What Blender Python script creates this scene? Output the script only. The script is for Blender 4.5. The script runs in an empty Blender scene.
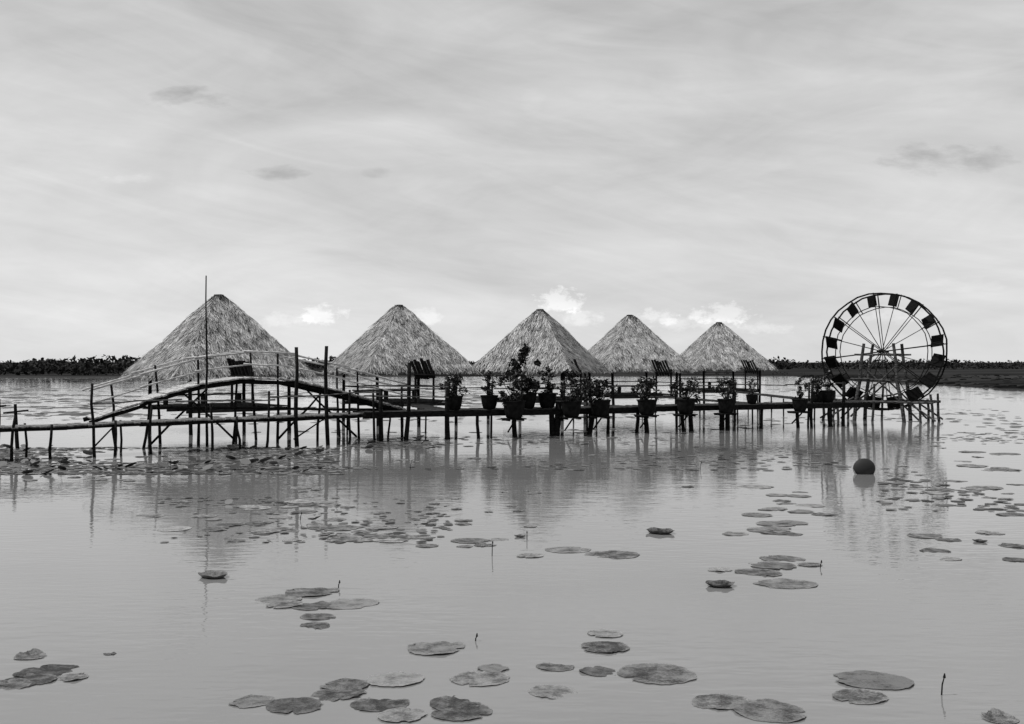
import bpy, bmesh, math, random
from mathutils import Vector, Matrix, noise
random.seed(7)
R=random.Random(11)
sc=bpy.context.scene
col=sc.collection
sc.view_settings.view_transform='Standard'
try: sc.view_settings.look='None'
except Exception: pass
sc.view_settings.exposure=0
CAMH=3.0; F=995.6   # camera height, survey constant
def brg(px): return (px-512)/F            # tangent of bearing of a surveyed point
def lake(px,py):                          # point on the water surface
    y=CAMH*F/(py-362); return brg(px)*y,y
def hgt(py,y): return CAMH-(py-362)/F*y

# ---------------------------------------------------------------- materials
def newmat(name):
    m=bpy.data.materials.new(name); m.use_nodes=True
    nt=m.node_tree; b=nt.nodes['Principled BSDF']
    return m,nt,b
def N(nt,t,**k):
    n=nt.nodes.new(t)
    for a,v in k.items(): setattr(n,a,v)
    return n
def ramp(nt,src,stops):
    r=N(nt,'ShaderNodeValToRGB'); nt.links.new(src,r.inputs[0])
    e=r.color_ramp.elements
    while len(e)<len(stops): e.new(0.5)
    for i,(p,c) in enumerate(stops):
        e[i].position=p; e[i].color=(c,c,c,1)
    return r
def math_(nt,op,a,b=None,c=None):
    n=N(nt,'ShaderNodeMath',operation=op)
    for i,v in enumerate((a,b,c)):
        if v is None: continue
        if isinstance(v,(int,float)): n.inputs[i].default_value=v
        else: nt.links.new(v,n.inputs[i])
    return n.outputs[0]
def woodmat(name,lo,hi,scale=(3,3,14),rough=0.85):
    m,nt,b=newmat(name)
    tc=N(nt,'ShaderNodeTexCoord'); mp=N(nt,'ShaderNodeMapping'); mp.inputs['Scale'].default_value=scale
    nt.links.new(tc.outputs['Object'],mp.inputs[0])
    n1=N(nt,'ShaderNodeTexNoise'); n1.inputs['Scale'].default_value=2.0; n1.inputs['Detail'].default_value=4
    nt.links.new(mp.outputs[0],n1.inputs['Vector'])
    r=ramp(nt,n1.outputs[0],[(0.35,lo),(0.65,hi)])
    nt.links.new(r.outputs[0],b.inputs['Base Color'])
    b.inputs['Roughness'].default_value=rough
    b.inputs['Specular IOR Level'].default_value=0.08
    return m
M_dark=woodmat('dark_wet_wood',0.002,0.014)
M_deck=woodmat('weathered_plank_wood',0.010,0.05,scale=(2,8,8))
M_wdeck=woodmat('grey_plank_wood',0.04,0.22,scale=(6,6,3))
M_pale=woodmat('pale_bamboo',0.25,0.6)
M_paledeck=woodmat('sun_bleached_plank_wood',0.18,0.55,scale=(6,6,3))
M_mid=woodmat('grey_wood',0.03,0.14)
M_frame=woodmat('rough_grey_pole_wood',0.006,0.10)
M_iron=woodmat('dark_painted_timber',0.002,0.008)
def shademat(name,lo,hi,rough=0.9,noisescale=1.2,amt=.9):
    m,nt,b=newmat(name)
    at=N(nt,'ShaderNodeAttribute'); at.attribute_name='shade'
    tc=N(nt,'ShaderNodeTexCoord')
    n=N(nt,'ShaderNodeTexNoise'); n.inputs['Scale'].default_value=noisescale; n.inputs['Detail'].default_value=4
    nt.links.new(tc.outputs['Object'],n.inputs['Vector'])
    s=math_(nt,'MULTIPLY_ADD',n.outputs[0],amt,-amt/2); s=math_(nt,'ADD',s,at.outputs['Fac'])
    r=ramp(nt,s,[(0.0,lo),(1.0,hi)])
    nt.links.new(r.outputs[0],b.inputs['Base Color']); b.inputs['Roughness'].default_value=rough
    b.inputs['Specular IOR Level'].default_value=0.10
    return m
M_thatch=shademat('thatch',0.02,0.64,0.95,2.2,0.9)
M_leaf=shademat('leaves',0.004,0.045,0.8,3)
M_petal,nt,b=newmat('pale_petals'); b.inputs['Base Color'].default_value=(.28,.28,.28,1); b.inputs['Roughness'].default_value=.8
M_tree=shademat('far_foliage',0.008,0.035,0.9,0.1)
M_debris=shademat('floating_leaves',0.015,0.18,0.6,0.3)
M_pot,nt,b=newmat('glazed_dark_clay')
tc=N(nt,'ShaderNodeTexCoord'); n=N(nt,'ShaderNodeTexNoise'); n.inputs['Scale'].default_value=6
nt.links.new(tc.outputs['Object'],n.inputs['Vector'])
r=ramp(nt,n.outputs[0],[(0.35,0.003),(0.7,0.012)]); nt.links.new(r.outputs[0],b.inputs['Base Color']); b.inputs['Roughness'].default_value=0.8
b.inputs['Specular IOR Level'].default_value=0.1
def padmat(name,lo,hi,rough=0.5):
    m,nt,b=newmat(name)
    tc=N(nt,'ShaderNodeTexCoord'); sp=N(nt,'ShaderNodeSeparateXYZ'); nt.links.new(tc.outputs['Object'],sp.inputs[0])
    ang=math_(nt,'ARCTAN2',sp.outputs[1],sp.outputs[0])
    sn=math_(nt,'SINE',math_(nt,'MULTIPLY',ang,11.0)); sn=math_(nt,'ABSOLUTE',sn)
    vein=math_(nt,'LESS_THAN',sn,0.14)
    rad=math_(nt,'SQRT',math_(nt,'ADD',math_(nt,'MULTIPLY',sp.outputs[0],sp.outputs[0]),math_(nt,'MULTIPLY',sp.outputs[1],sp.outputs[1])))
    oi=N(nt,'ShaderNodeObjectInfo')
    va=N(nt,'ShaderNodeVectorMath',operation='ADD'); nt.links.new(tc.outputs['Object'],va.inputs[0])
    cb=N(nt,'ShaderNodeCombineXYZ'); nt.links.new(math_(nt,'MULTIPLY',oi.outputs['Random'],50),cb.inputs[0]); nt.links.new(cb.outputs[0],va.inputs[1])
    n=N(nt,'ShaderNodeTexNoise'); n.inputs['Scale'].default_value=8; n.inputs['Detail'].default_value=8; n.inputs['Roughness'].default_value=0.85
    nt.links.new(va.outputs[0],n.inputs['Vector'])
    n2=N(nt,'ShaderNodeTexNoise'); n2.inputs['Scale'].default_value=1.8; n2.inputs['Detail'].default_value=3
    nt.links.new(va.outputs[0],n2.inputs['Vector'])
    s=math_(nt,'ADD',math_(nt,'MULTIPLY',n.outputs[0],1.25),math_(nt,'MULTIPLY',n2.outputs[0],.8))
    s=math_(nt,'ADD',s,math_(nt,'MULTIPLY_ADD',oi.outputs['Random'],0.26,-0.55))
    s=math_(nt,'ADD',s,math_(nt,'MULTIPLY',vein,0.08)); s=math_(nt,'ADD',s,math_(nt,'MULTIPLY',math_(nt,'POWER',math_(nt,'MINIMUM',rad,1.0),9.0),0.14))
    r=ramp(nt,s,[(0.40,lo),(0.52,lo+(hi-lo)*.28),(0.62,lo+(hi-lo)*.6),(0.78,hi)])
    nt.links.new(r.outputs[0],b.inputs['Base Color']); b.inputs['Roughness'].default_value=rough
    bp=N(nt,'ShaderNodeBump'); bp.inputs['Strength'].default_value=1.0; bp.inputs['Distance'].default_value=0.05
    nt.links.new(s,bp.inputs['Height']); nt.links.new(bp.outputs[0],b.inputs['Normal'])
    return m
M_pad=padmat('lily_leaf',0.016,0.36)
M_padl=padmat('pale_dry_lily_leaf',0.05,0.50)
M_padd=padmat('dark_lily_leaf',0.008,0.25)
M_ball=shademat('smooth_dark_leaf',0.03,0.12,0.6,3)
# water
M_water,nt,b=newmat('silty_water')
tc=N(nt,'ShaderNodeTexCoord')
def wn(scale,det,sx,sy,rot=0):
    mp=N(nt,'ShaderNodeMapping'); mp.inputs['Scale'].default_value=(sx,sy,1); mp.inputs['Rotation'].default_value=(0,0,rot)
    nt.links.new(tc.outputs['Object'],mp.inputs[0])
    n=N(nt,'ShaderNodeTexNoise'); n.inputs['Scale'].default_value=scale; n.inputs['Detail'].default_value=det
    nt.links.new(mp.outputs[0],n.inputs['Vector']); return n.outputs[0]
rip=wn(4.5,1,0.5,1.5,0.10); rip2=wn(12,1,0.5,1.5,-0.12); big=wn(0.10,3,0.5,1.6); sw=wn(1.3,1,0.5,1.4,0.2)
h=math_(nt,'ADD',math_(nt,'MULTIPLY',rip,0.42),math_(nt,'MULTIPLY',rip2,0.12)); h=math_(nt,'ADD',h,math_(nt,'MULTIPLY',sw,0.5))
bp=N(nt,'ShaderNodeBump'); bp.inputs['Distance'].default_value=0.012
nt.links.new(ramp(nt,big,[(0.35,0.35),(0.65,0.95)]).outputs[0],bp.inputs['Strength'])
nt.links.new(h,bp.inputs['Height']); nt.links.new(bp.outputs[0],b.inputs['Normal'])
nt.links.new(ramp(nt,big,[(0.3,0.165),(0.7,0.19)]).outputs[0],b.inputs['Base Color'])
b.inputs['Roughness'].default_value=0.02; b.inputs['IOR'].default_value=1.75
# ground
M_ground,nt,b=newmat('grassy_ground')
tc=N(nt,'ShaderNodeTexCoord'); n=N(nt,'ShaderNodeTexNoise'); n.inputs['Scale'].default_value=0.05; n.inputs['Detail'].default_value=9
mp=N(nt,'ShaderNodeMapping'); mp.inputs['Scale'].default_value=(0.5,1.6,1); nt.links.new(tc.outputs['Object'],mp.inputs[0]); nt.links.new(mp.outputs[0],n.inputs['Vector'])
r=ramp(nt,n.outputs[0],[(0.38,0.010),(0.66,0.045)]); nt.links.new(r.outputs[0],b.inputs['Base Color']); b.inputs['Roughness'].default_value=1
b.inputs['Specular IOR Level'].default_value=0.0

# ---------------------------------------------------------------- mesh helpers
def addpole(bm,a,b_,r1,r2=None,n=6,seg=1,wob=0.0):
    a=Vector(a); b_=Vector(b_); r2=r1 if r2 is None else r2
    d=(b_-a).normalized(); up=Vector((0,0,1)) if abs(d.z)<0.9 else Vector((1,0,0))
    u=d.cross(up).normalized(); v=d.cross(u)
    rings=[]
    for s in range(seg+1):
        t=s/seg; c=a.lerp(b_,t); rr=r1+(r2-r1)*t
        if 0<s<seg: c=c+u*R.uniform(-wob,wob)+v*R.uniform(-wob,wob)
        rings.append([bm.verts.new(c+(u*math.cos(2*math.pi*k/n)+v*math.sin(2*math.pi*k/n))*rr*R.uniform(0.92,1.08)) for k in range(n)])
    for s in range(seg):
        for k in range(n):
            bm.faces.new((rings[s][k],rings[s][(k+1)%n],rings[s+1][(k+1)%n],rings[s+1][k]))
    bm.faces.new(rings[0][::-1]); bm.faces.new(rings[-1])
def addbox(bm,a,b_,w,h,side=None):
    a=Vector(a); b_=Vector(b_); d=(b_-a).normalized()
    up=Vector((0,0,1)) if abs(d.z)<0.95 else Vector((0,1,0))
    if side is None: side=d.cross(up).normalized()
    else: side=Vector(side).normalized()
    upv=side.cross(d).normalized()
    vs=[]
    for p in (a,b_):
        for sx,sz in ((-1,-1),(1,-1),(1,1),(-1,1)):
            vs.append(bm.verts.new(p+side*sx*w/2+upv*sz*h/2))
    for f in ((0,1,2,3),(7,6,5,4),(0,4,5,1),(1,5,6,2),(2,6,7,3),(3,7,4,0)):
        bm.faces.new([vs[i] for i in f])
def mk(name,bm,mat,parent=None,base=(0,0,0),smooth=False,label=None,shade=None):
    bmesh.ops.recalc_face_normals(bm,faces=bm.faces) if shade is None else None
    bm.transform(Matrix.Translation(-Vector(base)))
    me=bpy.data.meshes.new(name); bm.to_mesh(me); bm.free()
    me.materials.append(mat)
    if shade is not None:
        at=me.attributes.new('shade','FLOAT','FACE'); at.data.foreach_set('value',shade[:len(me.polygons)])
    if smooth: me.polygons.foreach_set('use_smooth',[True]*len(me.polygons))
    o=bpy.data.objects.new(name,me); col.objects.link(o)
    if parent: o.parent=parent
    if label: o['label']=label
    return o
def thing(name,loc,label,cat,group=None):
    e=bpy.data.objects.new(name,None); e.empty_display_size=0.3; e.location=loc; col.objects.link(e)
    e['label']=label; e['category']=cat
    if group: e['group']=group
    return e

# ---------------------------------------------------------------- ground + water
SP=280
def shorey(x,y):
    wob=noise.noise(Vector((x*0.012,y*0.012,0)))*14+noise.noise(Vector((x*0.05,y*0.05,3)))*5
    d1=y-(205+wob-(15 if x<-70 else 0))
    xr=53+(y-100)*0.04+wob*0.25
    d2=min(x-xr,(y-98+wob*0.4))
    d3=math.hypot(x,y)-560
    return max(d1,d2,d3)
def sh(u,k=7.0,L=6000): return L*math.sinh(k*u)/math.sinh(k)
xs=[sh(-1+2*i/SP) for i in range(SP+1)]; ys=[150+sh(-1+2*i/SP) for i in range(SP+1)]
verts=[];faces=[]
for y in ys:
    for x in xs:
        d=shorey(x,y)
        z=max(-1.3,min(0.28,d*0.06))
        if d>5: z+=0.08*noise.noise(Vector((x*0.02,y*0.02,7)))
        verts.append((x,y,z))
W=SP+1
for j in range(SP):
    for i in range(SP): faces.append((j*W+i,j*W+i+1,(j+1)*W+i+1,(j+1)*W+i))
me=bpy.data.meshes.new('ground'); me.from_pydata(verts,[],faces); me.materials.append(M_ground)
me.polygons.foreach_set('use_smooth',[True]*len(me.polygons))
g=bpy.data.objects.new('ground',me); col.objects.link(g); g['kind']='structure'
me=bpy.data.meshes.new('water'); me.from_pydata([(-700,-700,0),(700,-700,0),(700,700,0),(-700,700,0)],[],[(0,1,2,3)]); me.materials.append(M_water)
w=bpy.data.objects.new('water',me); col.objects.link(w); w['kind']='structure'

# ---------------------------------------------------------------- far vegetation
def leafcloud(bm,sh_,c,rx,rz,n,s):
    for _ in range(n):
        while True:
            p=Vector((R.uniform(-1,1),R.uniform(-1,1),R.uniform(-1,1)))
            if 0.2<p.length<=1: break
        q=Vector((c[0]+p.x*rx,c[1]+p.y*rx,c[2]+p.z*rz))
        a=Vector((R.gauss(0,1),R.gauss(0,1),R.gauss(0,1))).normalized(); b2=a.cross(Vector((R.gauss(0,1),R.gauss(0,1),R.gauss(0,1)))).normalized()
        ss=s*R.uniform(0.6,1.3)
        vs=[bm.verts.new(q+a*ss*i+b2*ss*j*0.6) for i,j in ((-1,0),(0,-1),(1,0),(0,1))]
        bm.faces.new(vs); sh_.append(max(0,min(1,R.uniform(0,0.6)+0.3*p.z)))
def band(name,x0,x1,y0,y1,step,hlo,hhi,kind_label,dens=36,wide=1.0):
    bm=bmesh.new(); s=[]
    x=x0
    while x<x1:
        y=R.uniform(y0,y1)
        nz=max(0,min(1,0.5+1.0*noise.noise(Vector((x*0.045,2.2,y0)))))
        hh=hlo+(hhi-hlo)*(nz**1.3)*R.uniform(0.6,1.15)
        leafcloud(bm,s,(x,y,0.2+hh*0.45),hh*R.uniform(0.7,1.3)*wide,hh*0.5,dens,hh*0.16)
        x+=step*R.uniform(0.4,1.3)
    o=mk(name,bm,M_tree,shade=s); o['kind']='stuff'; o['label']=kind_label; o['category']='trees'
band('distant_trees',-420,60,330,430,1.2,2.8,5.8,'dark low belt of trees along the flat shore')
band('distant_trees',60,420,360,430,1.3,2.8,5.2,'thin dark line of trees beyond the flat field',36,1.3)
band('distant_trees',-170,-76,200,290,0.5,1.2,5.2,'dark bushes crowding the flat lake shore',40,1.1)
band('distant_shrubs',-75,62,210,250,1.4,0.4,1.2,'low reeds and scrub along the far bank',24)
bm=bmesh.new(); s=[]
for _ in range(2000):
    x=R.uniform(52,150); y=R.uniform(97,112) if R.random()<.5 else R.uniform(100,205)
    if shorey(x,y)<0: continue
    hh=R.uniform(.08,.25); q=Vector((x,y,.1)); dx=R.uniform(.3,1.0)
    bm.faces.new([bm.verts.new(q+Vector((-dx,0,0))),bm.verts.new(q+Vector((dx,0,0))),bm.verts.new(q+Vector((dx*.6,0,hh+.1))),bm.verts.new(q+Vector((-dx*.2,0,.1+hh*R.uniform(.5,1.2))))]); s.append(R.uniform(.1,1))
o=mk('shore_grass',bm,M_tree,shade=s); o['kind']='stuff'; o['label']='dark tufts of marsh grass on the bank'; o['category']='grass'

# ---------------------------------------------------------------- boardwalk
DZ=1.08
class Line:
    def __init__(s,a,b): s.a=Vector((a[0],a[1],0)); s.b=Vector((b[0],b[1],0)); s.d=(s.b-s.a).normalized(); s.n=Vector((s.d.y,-s.d.x,0)); s.L=(s.b-s.a).length
    def p(s,dist,off=0,z=0): return s.a+s.d*dist+s.n*off+Vector((0,0,z))
    def at(s,px):
        k=brg(px); return (k*s.a.y-s.a.x)/(s.d.x-k*s.d.y)
def planks(bm,L,z0,w,zf=None,d0=0,d1=None,pw=0.17,th=0.045,jit=.008):
    d1=L.L if d1 is None else d1
    d=d0
    while d<d1:
        z=z0 if zf is None else zf(d/L.L); z2=z0 if zf is None else zf(min(1,(d+pw)/L.L))
        e1=R.uniform(-0.08,0.08); j=R.uniform(-jit,jit)
        addbox(bm,L.p(d+0.005,0,z+j),L.p(d+pw*0.93,0,z2+j),w+e1,th)
        d+=pw
ML=Line((-5.9,38.1),(16.6,47.95))
bw=thing('boardwalk',ML.p(ML.L/2),'long dark timber boardwalk on crooked stilts over the water','boardwalk')
B=bw.location.copy()
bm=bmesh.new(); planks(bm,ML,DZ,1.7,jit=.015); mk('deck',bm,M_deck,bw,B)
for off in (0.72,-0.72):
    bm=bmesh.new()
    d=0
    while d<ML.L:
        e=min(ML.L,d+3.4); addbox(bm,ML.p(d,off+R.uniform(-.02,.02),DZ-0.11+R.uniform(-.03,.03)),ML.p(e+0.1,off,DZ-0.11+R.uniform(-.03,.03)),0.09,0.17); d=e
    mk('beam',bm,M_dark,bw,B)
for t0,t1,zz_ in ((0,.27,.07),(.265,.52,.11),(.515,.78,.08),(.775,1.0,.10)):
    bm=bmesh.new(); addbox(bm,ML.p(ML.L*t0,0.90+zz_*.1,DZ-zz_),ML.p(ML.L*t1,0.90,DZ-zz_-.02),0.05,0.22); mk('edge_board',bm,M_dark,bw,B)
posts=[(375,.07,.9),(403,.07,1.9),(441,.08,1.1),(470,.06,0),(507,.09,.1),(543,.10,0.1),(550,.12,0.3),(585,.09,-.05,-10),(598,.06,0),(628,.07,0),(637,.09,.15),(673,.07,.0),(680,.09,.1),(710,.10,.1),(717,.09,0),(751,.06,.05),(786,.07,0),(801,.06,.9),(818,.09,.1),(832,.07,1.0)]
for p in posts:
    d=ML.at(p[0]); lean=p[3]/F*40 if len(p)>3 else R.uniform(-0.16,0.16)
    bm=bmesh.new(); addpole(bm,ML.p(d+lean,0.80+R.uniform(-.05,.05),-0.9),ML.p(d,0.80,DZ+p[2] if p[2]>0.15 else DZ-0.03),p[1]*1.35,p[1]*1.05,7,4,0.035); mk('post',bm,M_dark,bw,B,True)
d=2.0
while d<ML.L:
    bm=bmesh.new(); addpole(bm,ML.p(d+R.uniform(-.12,.12),-0.80,-0.9),ML.p(d,-0.80,DZ+0.95),0.06,0.045,6,3,0.02); mk('post',bm,M_dark,bw,B,True)
    d+=R.uniform(3.2,4.6)
bm=bmesh.new(); d=0
while d<ML.L-0.5:
    e=min(ML.L,d+3); addpole(bm,ML.p(d,-0.86,DZ+.85+R.uniform(-.05,.05)),ML.p(e+0.1,-0.86,DZ+.85+R.uniform(-.05,.05)),0.028,0.024,6); d=e
mk('handrail',bm,M_mid,bw,B)
for zr in (0.95,0.55):
    bm=bmesh.new(); addpole(bm,ML.p(0,0.86,DZ+zr+0.1),ML.p(ML.at(441),0.86,DZ+zr),0.03,0.025,6,3,.02); mk('handrail',bm,M_mid,bw,B)

# left plank walkway
LL=Line((-18.2,28.5),(-5.9,37.4))
pw=thing('plank_walkway',LL.p(LL.L/2),'narrow low plank walkway on crooked stilts with a pole rail','walkway')
B=pw.location.copy()
lz=lambda t: DZ-.08+.06*t+.012*math.sin(t*14)
bm=bmesh.new(); planks(bm,LL,0,1.15,zf=lz,pw=0.2,th=0.04,jit=.015); mk('deck',bm,M_wdeck,pw,B)
for off in (0.46,-0.42):
    bm=bmesh.new(); d=0
    while d<LL.L:
        e=min(LL.L,d+2.4); addpole(bm,LL.p(d,off,lz(d/LL.L)-.08+R.uniform(-.02,.02)),LL.p(e+.2,off,lz(e/LL.L)-.08+R.uniform(-.02,.02)),0.07,0.055,6,2,.015); d=e
    mk('beam',bm,M_dark,pw,B)
for px,top in ((12,.3),(48,.0),(88,1.25),(111,.05),(147,.5),(205,.5),(231,0.05),(263,.9),(290,2.45),(320,2.5),(343,.9),(366,.9)):
    d=LL.at(px); bm=bmesh.new()
    addpole(bm,LL.p(d+R.uniform(-.22,.22),0.56,-0.9),LL.p(d,0.56,DZ+top),0.055 if top<2 else .085,0.04 if top<2 else .06,7,5,0.05); mk('post',bm,M_dark,pw,B,True)
for px in (30,125,240):
    d=LL.at(px); bm=bmesh.new(); addpole(bm,LL.p(d,-0.5,-0.9),LL.p(d+R.uniform(-.1,.1),-0.5,DZ),0.045,0.035,6,3,0.04); mk('post',bm,M_dark,pw,B,True)
for a,b_,z in ((88,170,.62),(170,263,.62),(263,366,.70)):
    bm=bmesh.new(); addpole(bm,LL.p(LL.at(a),0.62,DZ+z),LL.p(LL.at(b_)+.2,0.62,DZ+z+R.uniform(-.04,.08)),0.03,0.025,6,4,.03); mk('handrail',bm,M_mid,pw,B)
for a,b_ in ((88,111),(288,320)):
    bm=bmesh.new(); addpole(bm,LL.p(LL.at(a),0.50,0.25),LL.p(LL.at(b_),0.50,DZ-.1),0.03,0.025); mk('brace',bm,M_dark,pw,B)

# ---------------------------------------------------------------- arched bridge
AL=Line((-14.6,34.4),(-4.6,40.3))
def arch(t):
    t=max(0,min(1,t))
    pts=((0,0),(.14,.55),(.30,1.12),(.45,1.34),(.6,1.26),(.78,.76),(1,.03))
    for (a,za),(b_,zb) in zip(pts,pts[1:]):
        if t<=b_:
            q=(t-a)/(b_-a); return DZ+za+(zb-za)*q
    return DZ
ab=thing('arched_bridge',AL.p(AL.L/2),'humpbacked timber footbridge with pale pole railings and crossed trestle legs','bridge')
B=ab.location.copy()
bm=bmesh.new(); planks(bm,AL,0,1.9,zf=arch,pw=0.16,jit=.02,th=.05); mk('deck',bm,M_paledeck,ab,B)
knots=(0,.14,.30,.45,.6,.78,1)
for off in (0.74,-0.74):
    bm=bmesh.new()
    for t0,t1 in zip(knots,knots[1:]):
        addpole(bm,AL.p(t0*AL.L-.1,off,arch(t0)-0.13+R.uniform(-.02,.02)),AL.p(t1*AL.L+0.1,off,arch(t1)-0.13+R.uniform(-.02,.02)),0.075,.06,7,3,.02)
    mk('arch_beam',bm,M_dark,ab,B)
    ts=(.05,.16,.30,.42,.55,.69,.82,.94) if off>0 else (.2,.5,.8)
    for i,t in enumerate(ts):
        bm=bmesh.new(); high=(i%2==0) or off<0
        addpole(bm,AL.p(t*AL.L+R.uniform(-.35,.35),off*1.1,-0.9),AL.p(t*AL.L,off*1.07,arch(t)+(0.98+R.uniform(-.03,.1) if high else -0.05)),0.06,0.038,6,4,0.045); mk('post',bm,M_dark,ab,B,True)
    for k,(hz,rr) in enumerate(((0.95,.045),(0.5,.034))):
        if off<0 and k: continue
        bm=bmesh.new()
        for i,(t0,t1) in enumerate(zip(knots,knots[1:])):
            addpole(bm,AL.p(t0*AL.L-0.12,off*1.16,arch(t0)+hz+R.uniform(-.03,.03)),AL.p(t1*AL.L+0.12,off*1.16,arch(t1)+hz+R.uniform(-.03,.04)),rr,rr*.8,6,3,.015)
        mk('handrail',bm,M_pale,ab,B,True)
    for t,t2 in (((.16,.33),(.42,.26),(.55,.70),(.82,.64)) if off>0 else ()):
        bm=bmesh.new()
        addpole(bm,AL.p(t*AL.L,off*1.0,0.1),AL.p(t2*AL.L,off*1.0,arch(t2)-0.2),0.045,0.035,6,3,.03); mk('brace',bm,M_dark,ab,B,True)
bm=bmesh.new(); addpole(bm,AL.p(AL.L*.14,.8,1.42),AL.p(AL.L*.9,.8,1.15),0.05,.04,6,4,.02); mk('brace',bm,M_dark,ab,B)

x,y=lake(207,447); fp=thing('flag_pole',(x,y,-0.5),'tall thin bare bamboo pole standing in the water by the walkway','pole')
bm=bmesh.new(); addpole(bm,(0,0,0),(-0.03,0,6.55),0.055,0.02,7,8,0.02)
for z in (3.6,2.6): addpole(bm,(-.18,0,z),(.2,0,z+.03),.015)
mk('pole',bm,M_dark,fp,(0,0,0),True)

# ---------------------------------------------------------------- huts
def roofmesh(a,H,N_,seed):
    rr_=random.Random(seed)
    bm=bmesh.new(); s=[]
    ph=rr_.uniform(0,6)
    def hw(v):
        q=a*(1-v)+0.02*math.sin(9*v+ph)
        return q+0.17*v
    def Qp(f,lat,vv,lift):
        w_=hw(min(1,max(vv,-0.08))); x=max(-w_-0.04,min(w_+0.04,lat))
        sag=.04*math.sin(lat*2.1+f*2+ph)*(1-max(0,vv))+.03*noise.noise(Vector((lat*1.5,vv*6,f+seed*3))); y=-w_-lift*0.7-sag; z=H*vv+lift*0.7
        c,sn=[(1,0),(0,1),(-1,0),(0,-1)][f]
        return Vector((x*c-y*sn,x*sn+y*c,z))
    V=12;U=10
    for f in range(4):
        grid=[[bm.verts.new(Qp(f,(-1+2*i/U)*hw(j/V),j/V,-.02)) for i in range(U+1)] for j in range(V+1)]
        for j in range(V):
            for i in range(U):
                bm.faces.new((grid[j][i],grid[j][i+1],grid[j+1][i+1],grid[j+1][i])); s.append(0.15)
        ap=bm.verts.new((0,0,H*0.93))
        for i in range(U):
            v1=bm.verts.new(Qp(f,(-1+2*i/U)*hw(0)*.97,0,-.06)); v2=bm.verts.new(Qp(f,(-1+2*(i+1)/U)*hw(0)*.97,0,-.06))
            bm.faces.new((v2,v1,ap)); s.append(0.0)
        for k in range(N_):
            v=1-math.sqrt(rr_.random())
            if k%5==0: v=rr_.uniform(-0.01,0.06)
            u=rr_.uniform(-1.0,1.0)
            lat=u*hw(max(v,0))
            clump=noise.noise(Vector((lat*3.0,v*12,f*5+seed)))
            L=rr_.uniform(0.2,0.55)/math.hypot(H,a); vt=min(1.0,v+L*0.6); vb=v-L*0.4
            if v<0.07: vb=v-rr_.uniform(.01,.06)*(1.2+1.2*noise.noise(Vector((lat*2.2,f*3,seed))))
            vb=max(vb,-.12)
            wd=rr_.uniform(0.008,0.024)
            l1=rr_.uniform(0.0,0.03)+.02*max(0,clump); l2=rr_.uniform(0.02,0.08)+.04*max(0,clump) if rr_.random()<.95 else rr_.uniform(.10,.18)
            sk=rr_.gauss(0,0.045)
            vs=[bm.verts.new(Qp(f,lat-wd,vt,l1)),bm.verts.new(Qp(f,lat+wd,vt,l1)),bm.verts.new(Qp(f,lat+wd*.5+sk,vb,l2)),bm.verts.new(Qp(f,lat-wd*.5+sk,vb,l2))]
            bm.faces.new(vs)
            cap=-.35 if v>.92 else 0
            s.append(max(0,min(1,rr_.gauss(0.52,0.22)+.2*clump+cap+(-.25 if v<.05 and rr_.random()<.4 else 0))))
        c,sn=[(1,0),(0,1),(-1,0),(0,-1)][f]
        for k in range(420):
            v=rr_.random(); w_=hw(v)+rr_.uniform(0,.04); x=w_+rr_.uniform(-.14,.02); y=-w_+rr_.uniform(-.02,.14)
            p=Vector((x*c-y*sn,x*sn+y*c,H*v+rr_.uniform(0,.04))); dn=Vector((c+sn,sn-c,0)).normalized()*rr_.uniform(.16,.26)+Vector((rr_.uniform(-.08,.08),rr_.uniform(-.08,.08),-0.24))
            if p.z+dn.z<-.3: continue
            sd=Vector((rr_.uniform(-1,1),rr_.uniform(-1,1),0)).normalized()*0.02
            bm.faces.new([bm.verts.new(p-sd),bm.verts.new(p+sd),bm.verts.new(p+dn*1.1+sd*.4),bm.verts.new(p+dn*1.1-sd*.4)]); s.append(rr_.uniform(.2,.8))
    for k in range(650):
        an=rr_.uniform(0,6.28); r0=rr_.uniform(0,.2); r1=rr_.uniform(.22,.40)
        p=Vector((r0*math.cos(an),r0*math.sin(an),H+rr_.uniform(-.02,.10))); q=Vector((r1*math.cos(an),r1*math.sin(an),H-rr_.uniform(.12,.34)))
        sd=Vector((-math.sin(an),math.cos(an),0))*.025
        bm.faces.new([bm.verts.new(p-sd),bm.verts.new(p+sd),bm.verts.new(q+sd*.5),bm.verts.new(q-sd*.5)]); s.append(rr_.uniform(-.2,.15))
    me=bpy.data.meshes.new('roof'); bm.to_mesh(me); bm.free(); me.materials.append(M_thatch)
    at=me.attributes.new('shade','FLOAT','FACE'); at.data.foreach_set('value',s)
    return me
roofs=[roofmesh(2.70,3.15,7500,1),roofmesh(2.70,3.15,7500,2),roofmesh(2.70,3.15,7500,3)]
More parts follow.
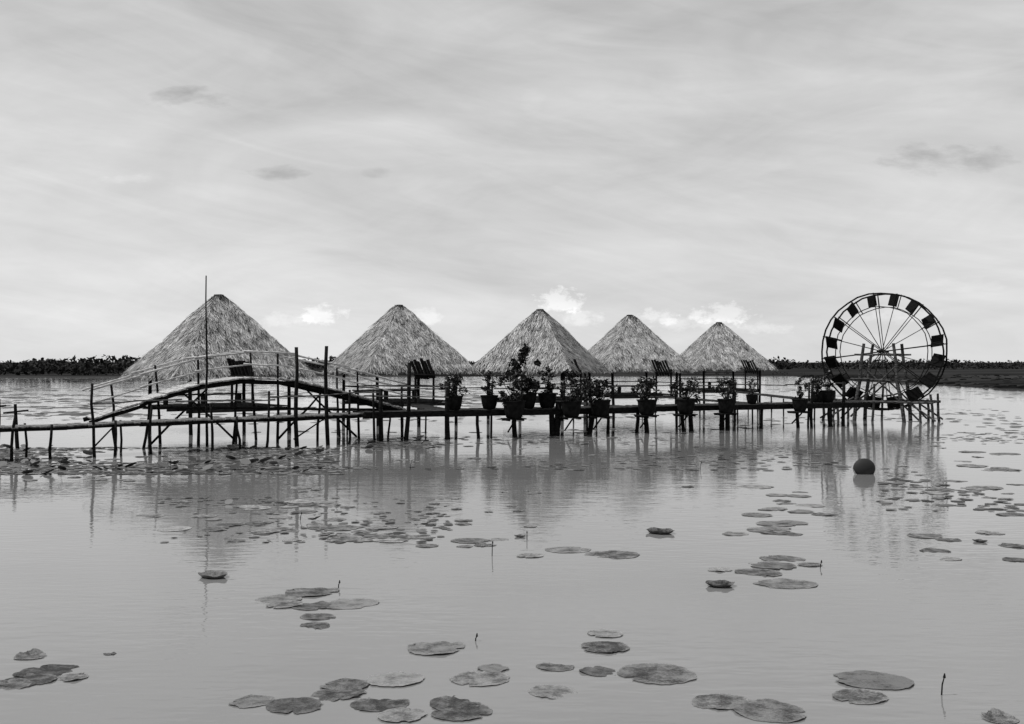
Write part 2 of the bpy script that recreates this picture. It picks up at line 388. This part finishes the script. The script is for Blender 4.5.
def hutparts(e,a,rail=True):
    hz=2.72; f=a*0.78
    bm=bmesh.new()
    nb=int(2*f/0.18)
    for i in range(nb):
        x=-f+(i+.5)*2*f/nb; addbox(bm,(x,-f,DZ),(x,f,DZ),2*f/nb*0.94,0.05)
    for y in (-f*.95,0,f*.95): addbox(bm,(-f-.1,y,DZ-.12),(f+.1,y,DZ-.12),.1,.16)
    mk('floor',bm,M_deck,e)
    for x in (-f,f):
        for y in (-f,f):
            bm=bmesh.new(); addpole(bm,(x+R.uniform(-.08,.08),y,-0.9),(x,y,hz),.09,.075,7,3,.02); mk('post',bm,M_dark,e,smooth=True)
    for sgn,(p,q) in enumerate((((-f,-f),(f,-f)),((f,-f),(f,f)),((f,f),(-f,f)),((-f,f),(-f,-f)))):
        bm=bmesh.new(); P0=Vector((p[0],p[1],0));Q0=Vector((q[0],q[1],0))
        addpole(bm,P0+Vector((0,0,hz-.12)),Q0+Vector((0,0,hz-.12)),.09)
        mk('eave_beam',bm,M_dark,e)
        if sgn!=0 and rail:
            bm=bmesh.new(); addpole(bm,P0+Vector((0,0,DZ+.7)),Q0+Vector((0,0,DZ+.7)),.03); mk('railing',bm,M_dark,e)
    bm=bmesh.new(); addbox(bm,(-f+.4,f-.5,DZ+.45),(f-.4,f-.5,DZ+.45),.5,.06)
    for x in (-f+.5,0,f-.5):
        addbox(bm,(x,f-.5,DZ+.03),(x,f-.5,DZ+.42),.08,.4)
    mk('bench',bm,M_dark,e)
def dormer(e,x,y,rot):
    bm=bmesh.new(); m=Matrix.Rotation(rot,4,'Z')
    def T(v): return Vector((x,y,0))+m@Vector(v)
    for k in range(6):
        u=-.40+k*.150
        addbox(bm,T((u+.10,-.28,2.25+R.uniform(-.06,.02))),T((u-.24,-.05,3.08+R.uniform(-.08,.10))),.178,.05)
    for u in (-.42,.42):
        addpole(bm,T((u,-.31,DZ)),T((u,-.31,2.6)),.055)
    addpole(bm,T((-.5,-.33,2.42)),T((.5,-.33,2.38)),.05)
    mk('entrance_hood',bm,M_dark,e)
huts=[(219,44.0,1.12,1.08,40,0),(399,49.5,1.05,1.0,31,1),(540,53.5,1.04,1.0,-24,2),(630,60,1.04,1.0,18,1),(719,71,1.06,1.0,13,0)]
hutpos=[]
labs=['large thatched hut on stilts behind the humpbacked footbridge','pyramid-roofed thatched hut on stilts beside the boardwalk','pyramid-roofed thatched hut on stilts behind tall potted shrubs','pyramid-roofed thatched hut on stilts beside the boardwalk','pyramid-roofed thatched hut on stilts near the boardwalk end']
for i,(px,y,sx,sz,rot,ri) in enumerate(huts):
    x=brg(px)*y; e=thing('thatched_hut',(x,y,0),labs[i],'hut','thatched huts in a row over the water')
    e.rotation_euler=(0,0,math.radians(rot)); hutpos.append((x,y))
    hutparts(e,2.55*sx,i>0)
    r_=bpy.data.objects.new('roof',roofs[ri]); col.objects.link(r_); r_.parent=e; r_.location=(0,0,2.60 if i else 2.48); r_.scale=(sx,sx,sz)
    r_.rotation_euler=(0,0,math.radians([0,90,180,270,90][i]))
    rr=math.radians(-rot); off=Vector((1.55,-2.75*sx)) if i else Vector((1.9,-2.9))
    lx=off.x*math.cos(rr)-off.y*math.sin(rr); ly=off.x*math.sin(rr)+off.y*math.cos(rr)
    dormer(e,lx,ly,rr)
for i,(hx,hy) in enumerate(hutpos):
    if i==0: s=Vector((-5.6,40.6,0)); t=Vector((hx+2.0,hy-1.4,0))
    else:
        dd=max(1,min(ML.L-.6,(Vector((hx,hy,0))-ML.a).dot(ML.d)-1.0)); s=ML.p(dd,-0.9); t=Vector((hx,hy,0))+(s-Vector((hx,hy,0))).normalized()*2.2
    G=Line((s.x,s.y),(t.x,t.y)); gw=thing('gangway',G.p(G.L/2),'narrow plank gangway leading to a thatched hut','walkway','gangways to the huts')
    bm=bmesh.new(); planks(bm,G,DZ-0.06,0.9); mk('deck',bm,M_deck,gw,gw.location)
    k=1.5
    while k<G.L:
        for off in (.42,-.42):
            bm=bmesh.new(); addpole(bm,G.p(k,off,-.9),G.p(k,off,DZ-.1),.045,.04,6,2,.02); mk('post',bm,M_dark,gw,gw.location,True)
        k+=5

# ---------------------------------------------------------------- potted plants
def potmesh():
    bm=bmesh.new(); prof=[(0.22,0),(0.27,.04),(.33,.25),(.36,.48),(.37,.52),(.39,.54),(.39,.58),(.35,.58),(.33,.5),(0.0,.48)]
    n=18; rings=[]
    for r_,z in prof: rings.append([bm.verts.new((max(r_,.001)*math.cos(2*math.pi*k/n),max(r_,.001)*math.sin(2*math.pi*k/n),z)) for k in range(n)])
    for a,b_ in zip(rings,rings[1:]):
        for k in range(n): bm.faces.new((a[k],a[(k+1)%n],b_[(k+1)%n],b_[k]))
    bm.faces.new(rings[0][::-1])
    return bm
def shrub(w_,h_,n,seed,flow=0.08,leaf=.062):
    rr=random.Random(seed); bm=bmesh.new(); s=[]; mi=[]
    clumps=[(0,0,.5+h_*.2,.14*w_)]
    for _ in range(13):
        an=rr.uniform(0,6.28); r_=w_*.55*math.sqrt(rr.random()); z=.45+h_*rr.uniform(.08,1.05)
        r_*=(0.45+0.65*math.sin(math.pi*min(1,(z-.4)/h_)))
        clumps.append((r_*math.cos(an),r_*math.sin(an),z,rr.uniform(.05,.14)*w_))
    for c in clumps:
        k=len(s); addpole(bm,(0,0,.5),c[:3],.016,.008,4); bm.faces.ensure_lookup_table(); s+= [0.1]*(len(bm.faces)-k); mi+=[0]*(len(s)-len(mi))
    for i in range(n):
        c=clumps[rr.randrange(len(clumps))]
        p=Vector((c[0]+rr.gauss(0,c[3]*.8),c[1]+rr.gauss(0,c[3]*.8),max(.42,c[2]+rr.gauss(0,c[3]*.9))))
        a=Vector((rr.gauss(0,1),rr.gauss(0,1),rr.gauss(0,.7))).normalized(); b2=a.cross(Vector((rr.gauss(0,1),rr.gauss(0,1),rr.gauss(0,1)))).normalized()
        l=leaf*rr.uniform(.7,1.5)
        bm.faces.new([bm.verts.new(p-a*l),bm.verts.new(p-b2*l*.45),bm.verts.new(p+a*l),bm.verts.new(p+b2*l*.45)]); s.append(rr.uniform(.0,.7)); mi.append(1 if rr.random()<flow else 0)
    me=bpy.data.meshes.new('foliage'); bm.to_mesh(me); bm.free(); me.materials.append(M_leaf); me.materials.append(M_petal)
    me.polygons.foreach_set('material_index',mi)
    at=me.attributes.new('shade','FLOAT','FACE'); at.data.foreach_set('value',s); return me
bm=potmesh(); pm=bpy.data.meshes.new('pot'); bm.to_mesh(pm); bm.free(); pm.materials.append(M_pot); pm.polygons.foreach_set('use_smooth',[True]*len(pm.polygons))
shr=[shrub(1.15,1.0,800,1),shrub(1.0,.9,650,2),shrub(1.15,1.05,750,3),shrub(.95,1.65,1000,14,.02,.085),shrub(.6,1.05,380,5),shrub(.95,.9,650,6)]
pots=[(450,5,.95,'low',0),(486,4,.95,'',0),(501,0,1.2,'',1),(523,3,1.1,'tall',0),(543,4,1.05,'',0),(557,2,1.12,'',1),(585,1,1.15,'',1),(631,5,1.1,'',1),(669,1,1.1,'',1),(709,5,1.05,'',1),(747,4,.7,'',0),(781,4,.95,'',1),(812,1,.85,'',0),(820,4,.95,'',0)]
for px,si,scl,kk,hang in pots:
    d=ML.at(px)
    if hang:
        z0=DZ-.32; p=ML.p(d,1.32,z0+.025)
        bm=bmesh.new(); addbox(bm,ML.p(d-.42,1.27,z0),ML.p(d+.42,1.27,z0),.66,.045)
        for q in (-.3,.3): addpole(bm,ML.p(d+q,.86,z0-.05),ML.p(d+q,1.58,z0-.05),.035)
        mk('pot_shelf',bm,M_dark,bw,bw.location)
        bm=bmesh.new(); addpole(bm,ML.p(d-.05,.84,z0-.55),ML.p(d-.05,1.5,z0-.06),.035); mk('brace',bm,M_dark,bw,bw.location)
    else: p=ML.p(d,.42+R.uniform(-.08,.1),DZ+.04)
    lab={'tall':'tall dark leafy shrub in a clay pot on the boardwalk','low':'small round shrub in a dark clay pot on the boardwalk'}.get(kk,'flowering shrub in a dark clay pot on the boardwalk edge')
    e=thing('potted_plant',p,lab,'potted plant','potted shrubs along the boardwalk'); e.rotation_euler=(0,0,R.uniform(0,6)); e.scale=(scl,)*3
    for nm,me in (('pot',pm),('foliage',shr[si])):
        o=bpy.data.objects.new(nm,me); col.objects.link(o); o.parent=e

# ---------------------------------------------------------------- water wheel
WY=51.0; WX=brg(883)*WY; WZ=hgt(351.5,WY); WR=2.98
ww=thing('water_wheel',(WX,WY,0),'large dark timber water wheel with square paddles on a braced stand','water wheel')
ww.rotation_euler=(0,0,math.radians(-33))
TH=1.0
def ring(r_,y,wd,th,seg=32):
    bm=bmesh.new(); vs=[]
    for k in range(seg):
        a=2*math.pi*k/seg; j=R.uniform(-.035,.035)
        for rr,yy in ((r_-wd/2,y-th/2),(r_+wd/2,y-th/2),(r_+wd/2,y+th/2),(r_-wd/2,y+th/2)):
            vs.append(bm.verts.new(((rr+j)*math.cos(a),yy,WZ+(rr+j)*math.sin(a))))
    for k in range(seg):
        for q in range(4):
            a=k*4+q;b_=k*4+(q+1)%4;c=((k+1)%seg)*4+(q+1)%4;d=((k+1)%seg)*4+q
            bm.faces.new((vs[a],vs[b_],vs[c],vs[d]))
    return bm
for y in (-TH/2,TH/2):
    mk('rim',ring(WR,y,.075,.06),M_iron,ww); mk('inner_rim',ring(WR-.70,y,.04,.04),M_iron,ww)
NS=16
for k in range(NS):
    a=2*math.pi*(k+.32)/NS; ca,sa=math.cos(a),math.sin(a)
    for y in ((-TH/2+.07,TH/2-.07) if k%2==0 else ((-TH/2+.07),)):
        bm=bmesh.new(); addpole(bm,(ca*.08,y*.5,WZ+sa*.08),(ca*WR,y,WZ+sa*WR),.023,.019,5); mk('spoke',bm,M_frame if R.random()<.4 else M_iron,ww)
    for y in (-TH/2,TH/2):
        bm=bmesh.new(); addpole(bm,(ca*(WR-.7),y,WZ+sa*(WR-.7)),(ca*(WR+.04),y,WZ+sa*(WR+.04)),.028,.028,5); mk('paddle_arm',bm,M_iron,ww)
    bm=bmesh.new(); a2=a+.04+R.uniform(-.015,.015); t=Vector((-math.sin(a2),0,math.cos(a2))); rd=Vector((math.cos(a2),0,math.sin(a2)))
    c=Vector((0,0,WZ))+rd*(WR-.34)+t*.12
    sd=(t*.62+Vector((0,.78,0))).normalized()
    addbox(bm,c-rd*.29,c+rd*.29,.92,.03,side=sd)
    mk('paddle',bm,M_iron,ww)
bm=bmesh.new(); addpole(bm,(0,-1.1,WZ),(0,1.1,WZ),.07,.07,10); mk('axle',bm,M_dark,ww)
bm=bmesh.new()
for y in (-.98,.98):
    for x in (-.75,.75): addpole(bm,(x*1.7,y,-.9),(x*.95,y,WZ+.4),.11,.075,7,5,.06)
    addpole(bm,(-1.2,y+.1,WZ-.06-.1),(1.15,y+.1,WZ-.1-.06),.055,.05,6,3,.03)
    addpole(bm,(-1.35,y-.1,2.15),(1.4,y-.1,2.05),.05,.045,6,3,.04)
    addpole(bm,(-2.9,y-.1,.95),(2.6,y-.1,1.0),.09,.07,6,4,.04)
    addpole(bm,(-1.9,y+.12,.1),(1.0,y+.12,3.0),.05,.04,6,3,.05); addpole(bm,(1.9,y+.16,.1),(-1.0,y+.16,3.0),.05,.04,6,3,.05)
    for x in (-2.75,-2.0,2.0,2.5): addpole(bm,(x*1.04,y,-.9),(x*.98,y,1.4 if abs(x)>2.4 else 1.1),.08,.06,6,4,.05)
    addpole(bm,(-.35,y,-.9),(-.2,y,1.9),.07,.055,6,3,.04)
    addpole(bm,(-2.9,y-.05,.1),(-1.2,y-.05,1.2),.05); addpole(bm,(2.7,y-.05,.1),(1.1,y-.05,1.2),.05)
for x in (-2.6,-1.3,0,1.3,2.5): addpole(bm,(x,-1.05,1.0),(x,1.05,1.0),.05)
mk('support_frame',bm,M_frame,ww)

for px,py,top,ln in ((-4,447,1.7,.1),(18,449,1.55,-.1)):
    x,y=lake(px,py); e=thing('mooring_stake',(x,y,0),'rough dark wooden stake standing in shallow water','stake','mooring stakes')
    bm=bmesh.new(); addpole(bm,(0,0,-.8),(ln,0,top),.08,.05,7,4,.03); addpole(bm,(-.5,0,top*.8),(.35,0,top*.86),.035); mk('stake',bm,M_dark,e)

# ---------------------------------------------------------------- lily pads
def padmesh(seed,kind='flat',mat=M_pad,rag=1.0):
    rr=random.Random(seed); bm=bmesh.new(); n=60; rad=[.0,.3,.6,.8,.92,1.0]
    ph=[rr.uniform(0,6.28) for _ in range(5)]; notch=rr.uniform(0,6.28); curl=rr.uniform(.002,.012)
    jag=[rr.uniform(-.04,.02)*rag for _ in range(n)]
    for _ in range(rr.choice([0,1,2,3])):
        q=rr.randrange(n); w_=rr.choice([2,3,4,6]); dp=rr.uniform(.06,.22)
        for j in range(w_): jag[(q+j)%n]-=dp*rr.uniform(.5,1)
    sunk=rr.random()<.45; sa=rr.uniform(0,6.28)
    cent=bm.verts.new((0,0,.003)); rings=[]
    for r_ in rad[1:]:
        rg=[]
        for k in range(n):
            a=2*math.pi*k/n; e=1+.04*math.sin(2*a+ph[0])+.02*math.sin(5*a+ph[1])+(jag[k] if r_>.95 else jag[k]*.6 if r_>.85 else 0)
            da=abs((a-notch+math.pi)%(2*math.pi)-math.pi)
            cut=1-.35*max(0,1-da/.14) if r_>.5 else 1
            ru=r_*e*cut
            z=.002+.003*r_*(1+math.sin(4*a+ph[3]))*.5
            if r_>.94: z+=curl*max(0,math.sin(3*a+ph[4]))**2
            if sunk and kind=='flat': z-=.020*max(0,r_*math.cos(a-sa)-.55+.1*math.sin(7*a))*2
            x=ru*math.cos(a);y=ru*math.sin(a)
            if kind=='bowl':
                if r_>.75: z+=.20*(r_-.75)/.25*(1+.2*math.sin(5*a)); x*=.93 if r_<1 else .95;y*=.93 if r_<1 else .95
            if kind=='curl':
                q=max(0,y-.1); z+=q*q*.4; y-=q*q*.2
            rg.append(bm.verts.new((x,y,z)))
        rings.append(rg)
    for k in range(n): bm.faces.new((cent,rings[0][k],rings[0][(k+1)%n]))
    for a_,b_ in zip(rings,rings[1:]):
        for k in range(n): bm.faces.new((a_[k],b_[k],b_[(k+1)%n],a_[(k+1)%n]))
    me=bpy.data.meshes.new('lily_pad'); bm.to_mesh(me); bm.free(); me.materials.append(mat)
    me.polygons.foreach_set('use_smooth',[True]*len(me.polygons)); return me
flat=[padmesh(i) for i in range(12)]; pale=[padmesh(20+i,'flat',M_padl) for i in range(6)]; bowl=padmesh(40,'bowl',M_padd,.3); curlm=[padmesh(50+i,'curl',M_padl) for i in range(2)]; dk=[padmesh(60+i,'flat',M_padd) for i in range(5)]
LAB={'f':'round grey lily pad floating flat on the water','p':'pale dried lily pad floating on the water','b':'dark lily pad with upturned rim on the water','c':'pale lily leaf curling up from the water','d':'dark wet lily pad floating on the water'}
cnt=0
def pad(x,y,r_,k='f',rz=None):
    global cnt
    me={'f':R.choice(flat),'p':R.choice(pale),'b':bowl,'c':R.choice(curlm),'d':R.choice(dk)}[k]
    o=bpy.data.objects.new('lily_pad',me); col.objects.link(o); cnt+=1
    o.location=(x,y,.0005+(cnt%6)*.0014); o.rotation_euler=(0,0,R.uniform(-.35,.35)+R.choice([0,math.pi]) if rz is None else rz); zs=r_ if k in 'bc' else 1
    o.scale=(r_,r_*R.uniform(.72,.90),zs)
    o['label']=LAB[k]; o['category']='lily pad'; o['group']='lily pads floating on the lake'
P=[(48,672,60,'d'),(28,681,52,'f'),(10,685,40,'f'),(72,678,30,'p'),(30,657,30,'c'),(110,654,13,'d'),
(252,702,42,'f'),(295,706,56,'d'),(345,686,46,'f'),(338,695,52,'f'),(395,680,58,'p'),(380,704,58,'f'),(455,704,52,'f'),(480,679,56,'p'),(493,669,32,'f'),(462,713,58,'f'),(402,716,46,'p'),(553,692,48,'p'),(555,667,38,'f'),(657,674,74,'f'),(598,672,36,'d'),(605,634,34,'p'),(605,648,46,'f'),(720,702,56,'p'),(768,711,72,'f'),(860,697,54,'p'),(873,681,76,'d'),(1000,719,34,'c'),(436,648,58,'f'),
(315,626,30,'f'),(318,617,34,'f'),(312,606,40,'d'),(278,600,44,'f'),(312,592,54,'f'),(285,605,36,'p'),(350,604,56,'f'),
(213,577,32,'b'),(660,533,29,'b'),(720,586,29,'b'),(980,542,14,'b'),(520,537,12,'b'),
(150,516,28,'f'),(568,550,44,'f'),(612,555,52,'f'),(470,541,38,'f'),(427,546,22,'f'),(530,556,26,'p'),(345,537,32,'f'),(390,538,44,'f'),(420,537,30,'f'),(340,528,38,'f'),
(758,573,46,'f'),(772,566,44,'d'),(786,584,60,'f'),(782,559,42,'f'),(755,487,36,'f'),(757,515,30,'f'),(776,524,40,'f'),(792,523,30,'d'),(735,534,26,'f'),(768,530,42,'f'),(775,509,26,'f'),(687,487,14,'d'),(720,570,24,'p'),(810,565,24,'f'),
(935,551,30,'f'),(950,559,24,'p'),(948,540,24,'f'),(925,536,34,'p'),(985,488,36,'f'),(1003,470,34,'f'),(1000,508,38,'p'),(1018,546,34,'f'),(990,533,28,'p'),(1016,560,26,'d'),(1012,515,30,'f'),(972,466,30,'f'),(955,481,24,'f'),(935,493,28,'p'),(972,452,26,'f'),(1005,454,30,'f')]
for px,py,wd,k in P:
    x,y=lake(px,py); pad(x,y,wd/2/F*y*1.04,k,0.2 if k=='c' else None)
def cluster(n,px0,px1,py0,py1,kinds='ffffffpd',r0=.13,r1=.30):
    for _ in range(n):
        px=R.triangular(px0,px1); py=R.uniform(py0,py1); x,y=lake(px,py); pad(x,y,R.uniform(r0,r1),R.choice(kinds))
cluster(30,150,390,500,532,'fffffpp',.10,.34); cluster(12,250,430,524,543,'ffp'); cluster(9,230,420,484,508,r1=.24); cluster(6,440,560,520,560,r1=.2)
cluster(30,0,320,452,472,'fffddf',.12,.28); cluster(20,320,620,444,464,'ffd',.1,.22); cluster(12,740,830,488,535); cluster(30,900,1030,432,505,'ffffp',.10,.28); cluster(12,0,200,470,482,r1=.22); cluster(10,420,560,490,520,'fd',.08,.16)
print('pads',cnt)
bm=bmesh.new(); s=[]
def sp(x,y,r_):
    n=9; z=R.uniform(.006,.015); lift=(x<-2 and y<40 and R.random()<.06)
    a0=R.uniform(0,6.28)
    vs=[]
    for k in range(n):
        a=2*math.pi*k/n; rr=r_*R.uniform(.75,1.1); zz=z+(r_*.45*(1+math.sin(a+a0)) if lift else 0)
        vs.append(bm.verts.new((x+rr*math.cos(a),y+rr*.85*math.sin(a),zz)))
    bm.faces.new(vs); s.append(R.uniform(0,.9))
def scatter(n,px0,px1,y0,y1,rlo,rhi,thr=0.0):
    k=0;tries=0
    while k<n and tries<n*20:
        tries+=1
        y=y0+(y1-y0)*R.random(); x=brg(R.uniform(px0,px1))*y
        if noise.noise(Vector((x*.10,y*.14,5)))+.25*R.random()<thr: continue
        sp(x,y,R.uniform(rlo,rhi)); k+=1
scatter(2600,-60,340,26.5,35,.04,.18,-.05)
scatter(500,340,900,27.5,40,.05,.18,.18)
scatter(800,-60,1080,42,80,.12,.32,.12)
scatter(1100,-60,1080,80,200,.2,.6,.08)
scatter(2200,-80,480,55,190,.2,.7,.12)
scatter(300,880,1080,20,42,.04,.18,.05)
scatter(300,160,450,16.5,22,.03,.11,.05)
o=mk('floating_leaves',bm,M_debris,shade=s); o['kind']='stuff'; o['label']='scattered small leaves and weed floating on the lake'; o['category']='water plants'
x,y=lake(864,474); e=thing('upright_lotus_leaf',(x,y,-.05),'round dark lotus leaf standing on edge out of the water','leaf')
bm=bmesh.new(); n=32; rings=[]
for i,r_ in enumerate((0.001,.07,.14,.20,.25,.275,.285)):
    rings.append([bm.verts.new((r_*math.cos(2*math.pi*k/n)*1.06,-.15*math.sqrt(max(0,1-(r_/.286)**2)),.20+r_*math.sin(2*math.pi*k/n)*.95)) for k in range(n)])
for a_,b_ in zip(rings,rings[1:]):
    for k in range(n): bm.faces.new((a_[k],b_[k],b_[(k+1)%n],a_[(k+1)%n]))
mk('leaf_blade',bm,M_ball,e,smooth=True)
bm=bmesh.new()
pr=None
for k in range(13):
    a=math.radians(185+k*8); q=(.30*math.cos(a),-.05-.08*math.sin(k/12*math.pi),.20+.27*math.sin(a))
    if pr: addpole(bm,pr,q,.014)
    pr=q
mk('leaf_rim',bm,M_padl,e)
def twig(px,py,hh,bend,lab='thin dry lotus stalk poking out of the water'):
    x,y=lake(px,py); e=thing('lotus_stalk',(x,y,0),lab,'plant stalk','lotus stalks'); bm=bmesh.new()
    addpole(bm,(0,0,-.1),(bend*.4,0,hh*.6),.008,.007,5); addpole(bm,(bend*.4,0,hh*.6),(bend,0,hh),.007,.005,5)
    addpole(bm,(bend,0,hh*.97),(bend*1.1,0,hh*1.0+.035),.014,.005,6); mk('stalk',bm,M_dark,e)
for a in ((941,695,.16,.03),(492,556,.20,.01),(338,588,.07,.02),(475,641,.05,.02),(820,568,.08,.02),(527,540,.12,0),(700,470,.2,.04),(300,520,.12,.03),(170,470,.25,.02),(60,470,.3,.06),(410,470,.25,.05)): twig(*a)

# ---------------------------------------------------------------- world, sun, camera
SE=math.radians(58); AZ=math.radians(-98)
wd=bpy.data.worlds.new('World'); sc.world=wd; wd.use_nodes=True; nt=wd.node_tree
bg=nt.nodes['Background']
sky=N(nt,'ShaderNodeTexSky',sky_type='NISHITA'); sky.sun_disc=False; sky.sun_elevation=SE; sky.sun_rotation=AZ; sky.dust_density=2.5
bw_=N(nt,'ShaderNodeRGBToBW'); nt.links.new(sky.outputs[0],bw_.inputs[0])
tc=N(nt,'ShaderNodeTexCoord'); sp_=N(nt,'ShaderNodeSeparateXYZ'); nt.links.new(tc.outputs['Generated'],sp_.inputs[0])
X_,Y_,Z_=sp_.outputs
az=math_(nt,'ARCTAN2',X_,Y_)
cx=N(nt,'ShaderNodeCombineXYZ'); nt.links.new(az,cx.inputs[0]); nt.links.new(Z_,cx.inputs[1])
def cn(scale,det,sx,sy,rot,dist=0.0,rough=.55,z=0):
    mp0=N(nt,'ShaderNodeMapping'); mp0.inputs['Rotation'].default_value=(0,0,rot); nt.links.new(cx.outputs[0],mp0.inputs[0])
    mp=N(nt,'ShaderNodeMapping'); mp.inputs['Scale'].default_value=(sx,sy,1); mp.inputs['Location'].default_value=(z,z*.7,z); nt.links.new(mp0.outputs[0],mp.inputs[0])
    n=N(nt,'ShaderNodeTexNoise'); n.inputs['Scale'].default_value=scale; n.inputs['Detail'].default_value=det; n.inputs['Distortion'].default_value=dist; n.inputs['Roughness'].default_value=rough
    nt.links.new(mp.outputs[0],n.inputs['Vector']); return n.outputs[0]
c1=cn(1.0,5,2.2,10,0.14,1.0,.55,1.3); c2=cn(1.0,3,1.8,5,0.05,.6,.5,4.1); c3=cn(1.0,6,5,30,0.18,1.6,.6,2.2); c4=cn(1.0,5,3.5,13,-0.10,1.4,.58,7.7)
cc=math_(nt,'ADD',math_(nt,'MULTIPLY',c1,.34),math_(nt,'ADD',math_(nt,'MULTIPLY',c2,.30),math_(nt,'ADD',math_(nt,'MULTIPLY',c3,.14),math_(nt,'MULTIPLY',c4,.22))))
veil=ramp(nt,cc,[(0.37,0.0),(0.63,1.0)]).outputs[0]
cloudv=math_(nt,'MULTIPLY_ADD',veil,3.0,3.6)
low=ramp(nt,Z_,[(0.0,1.0),(0.36,0.0)]).outputs[0]
cloudv=math_(nt,'ADD',cloudv,math_(nt,'MULTIPLY',low,3.1))
mixv=math_(nt,'ADD',math_(nt,'MULTIPLY',bw_.outputs[0],0.2),math_(nt,'MULTIPLY',cloudv,0.87))
ysafe=math_(nt,'MAXIMUM',Y_,0.05); U_=math_(nt,'DIVIDE',X_,ysafe); V_=math_(nt,'DIVIDE',Z_,ysafe)
cu=N(nt,'ShaderNodeCombineXYZ'); nt.links.new(U_,cu.inputs[0]); nt.links.new(V_,cu.inputs[1])
def puff(scale,sy,det,rough):
    pn=N(nt,'ShaderNodeTexNoise'); pn.inputs['Scale'].default_value=scale; pn.inputs['Detail'].default_value=det; pn.inputs['Roughness'].default_value=rough
    pmp=N(nt,'ShaderNodeMapping'); pmp.inputs['Scale'].default_value=(.7,sy,1); nt.links.new(cu.outputs[0],pmp.inputs[0]); nt.links.new(pmp.outputs[0],pn.inputs['Vector']); return pn.outputs[0]
PB=puff(75,1.1,6,.68); PD=puff(34,2.0,6,.6)
front=math_(nt,'GREATER_THAN',Y_,0.2)
for px,py,rx,ry,amp,sharp in ((188,97,36,10,-1.8,.9),(280,173,34,7,-1.5,.9),(380,173,15,5,-1.0,.9),(948,158,62,14,-1.8,.9),(560,301,21,12,2.3,1.6),(322,314,20,10,1.9,1.5),(425,316,20,8,1.4,1.2),(722,314,32,10,1.8,1.5),(655,317,19,8,1.5,1.4),(690,325,50,7,1.2,1.0),(285,320,26,7,1.1,1.0),(130,179,30,5,1.4,.8),(965,284,36,8,.9,.8),(534,102,12,14,.6,.6),(900,315,40,8,.9,1.0),(578,318,26,8,1.4,1.2),(760,328,30,6,1.2,1.0)):
    du=math_(nt,'MULTIPLY',math_(nt,'SUBTRACT',U_,brg(px)),F/rx); dv=math_(nt,'MULTIPLY',math_(nt,'SUBTRACT',V_,(362-py)/F),F/ry)
    d2=math_(nt,'ADD',math_(nt,'MULTIPLY',du,du),math_(nt,'MULTIPLY',dv,dv))
    pn_=PD if sharp<1 else PB; k_=3.2 if sharp<1 else 4.2
    q=math_(nt,'SUBTRACT',math_(nt,'MULTIPLY',pn_,k_),math_(nt,'ADD',math_(nt,'MULTIPLY',d2,.6),.85 if sharp<1 else 1.35))
    q=math_(nt,'MULTIPLY',math_(nt,'MINIMUM',math_(nt,'MAXIMUM',math_(nt,'MULTIPLY',q,sharp),0.0),1.0),amp)
    q=math_(nt,'MULTIPLY',q,front)
    mixv=math_(nt,'ADD',mixv,q)
nt.links.new(mixv,bg.inputs[0]); bg.inputs[1].default_value=0.1

sd=bpy.data.lights.new('sun','SUN'); sd.energy=3.7; sd.angle=math.radians(0.5); sd.color=(1,.99,.98)
so=bpy.data.objects.new('sun',sd); col.objects.link(so)
dirv=Vector((math.sin(AZ)*math.cos(SE),math.cos(AZ)*math.cos(SE),math.sin(SE)))
so.rotation_euler=dirv.to_track_quat('Z','Y').to_euler(); so.location=(0,0,50)
cd=bpy.data.cameras.new('camera'); cd.lens=35; cd.sensor_width=36; cd.clip_end=20000; cd.clip_start=.1
co=bpy.data.objects.new('camera',cd); col.objects.link(co); co.location=(0,0,CAMH); co.rotation_euler=(math.radians(90),0,0)
sc.camera=co
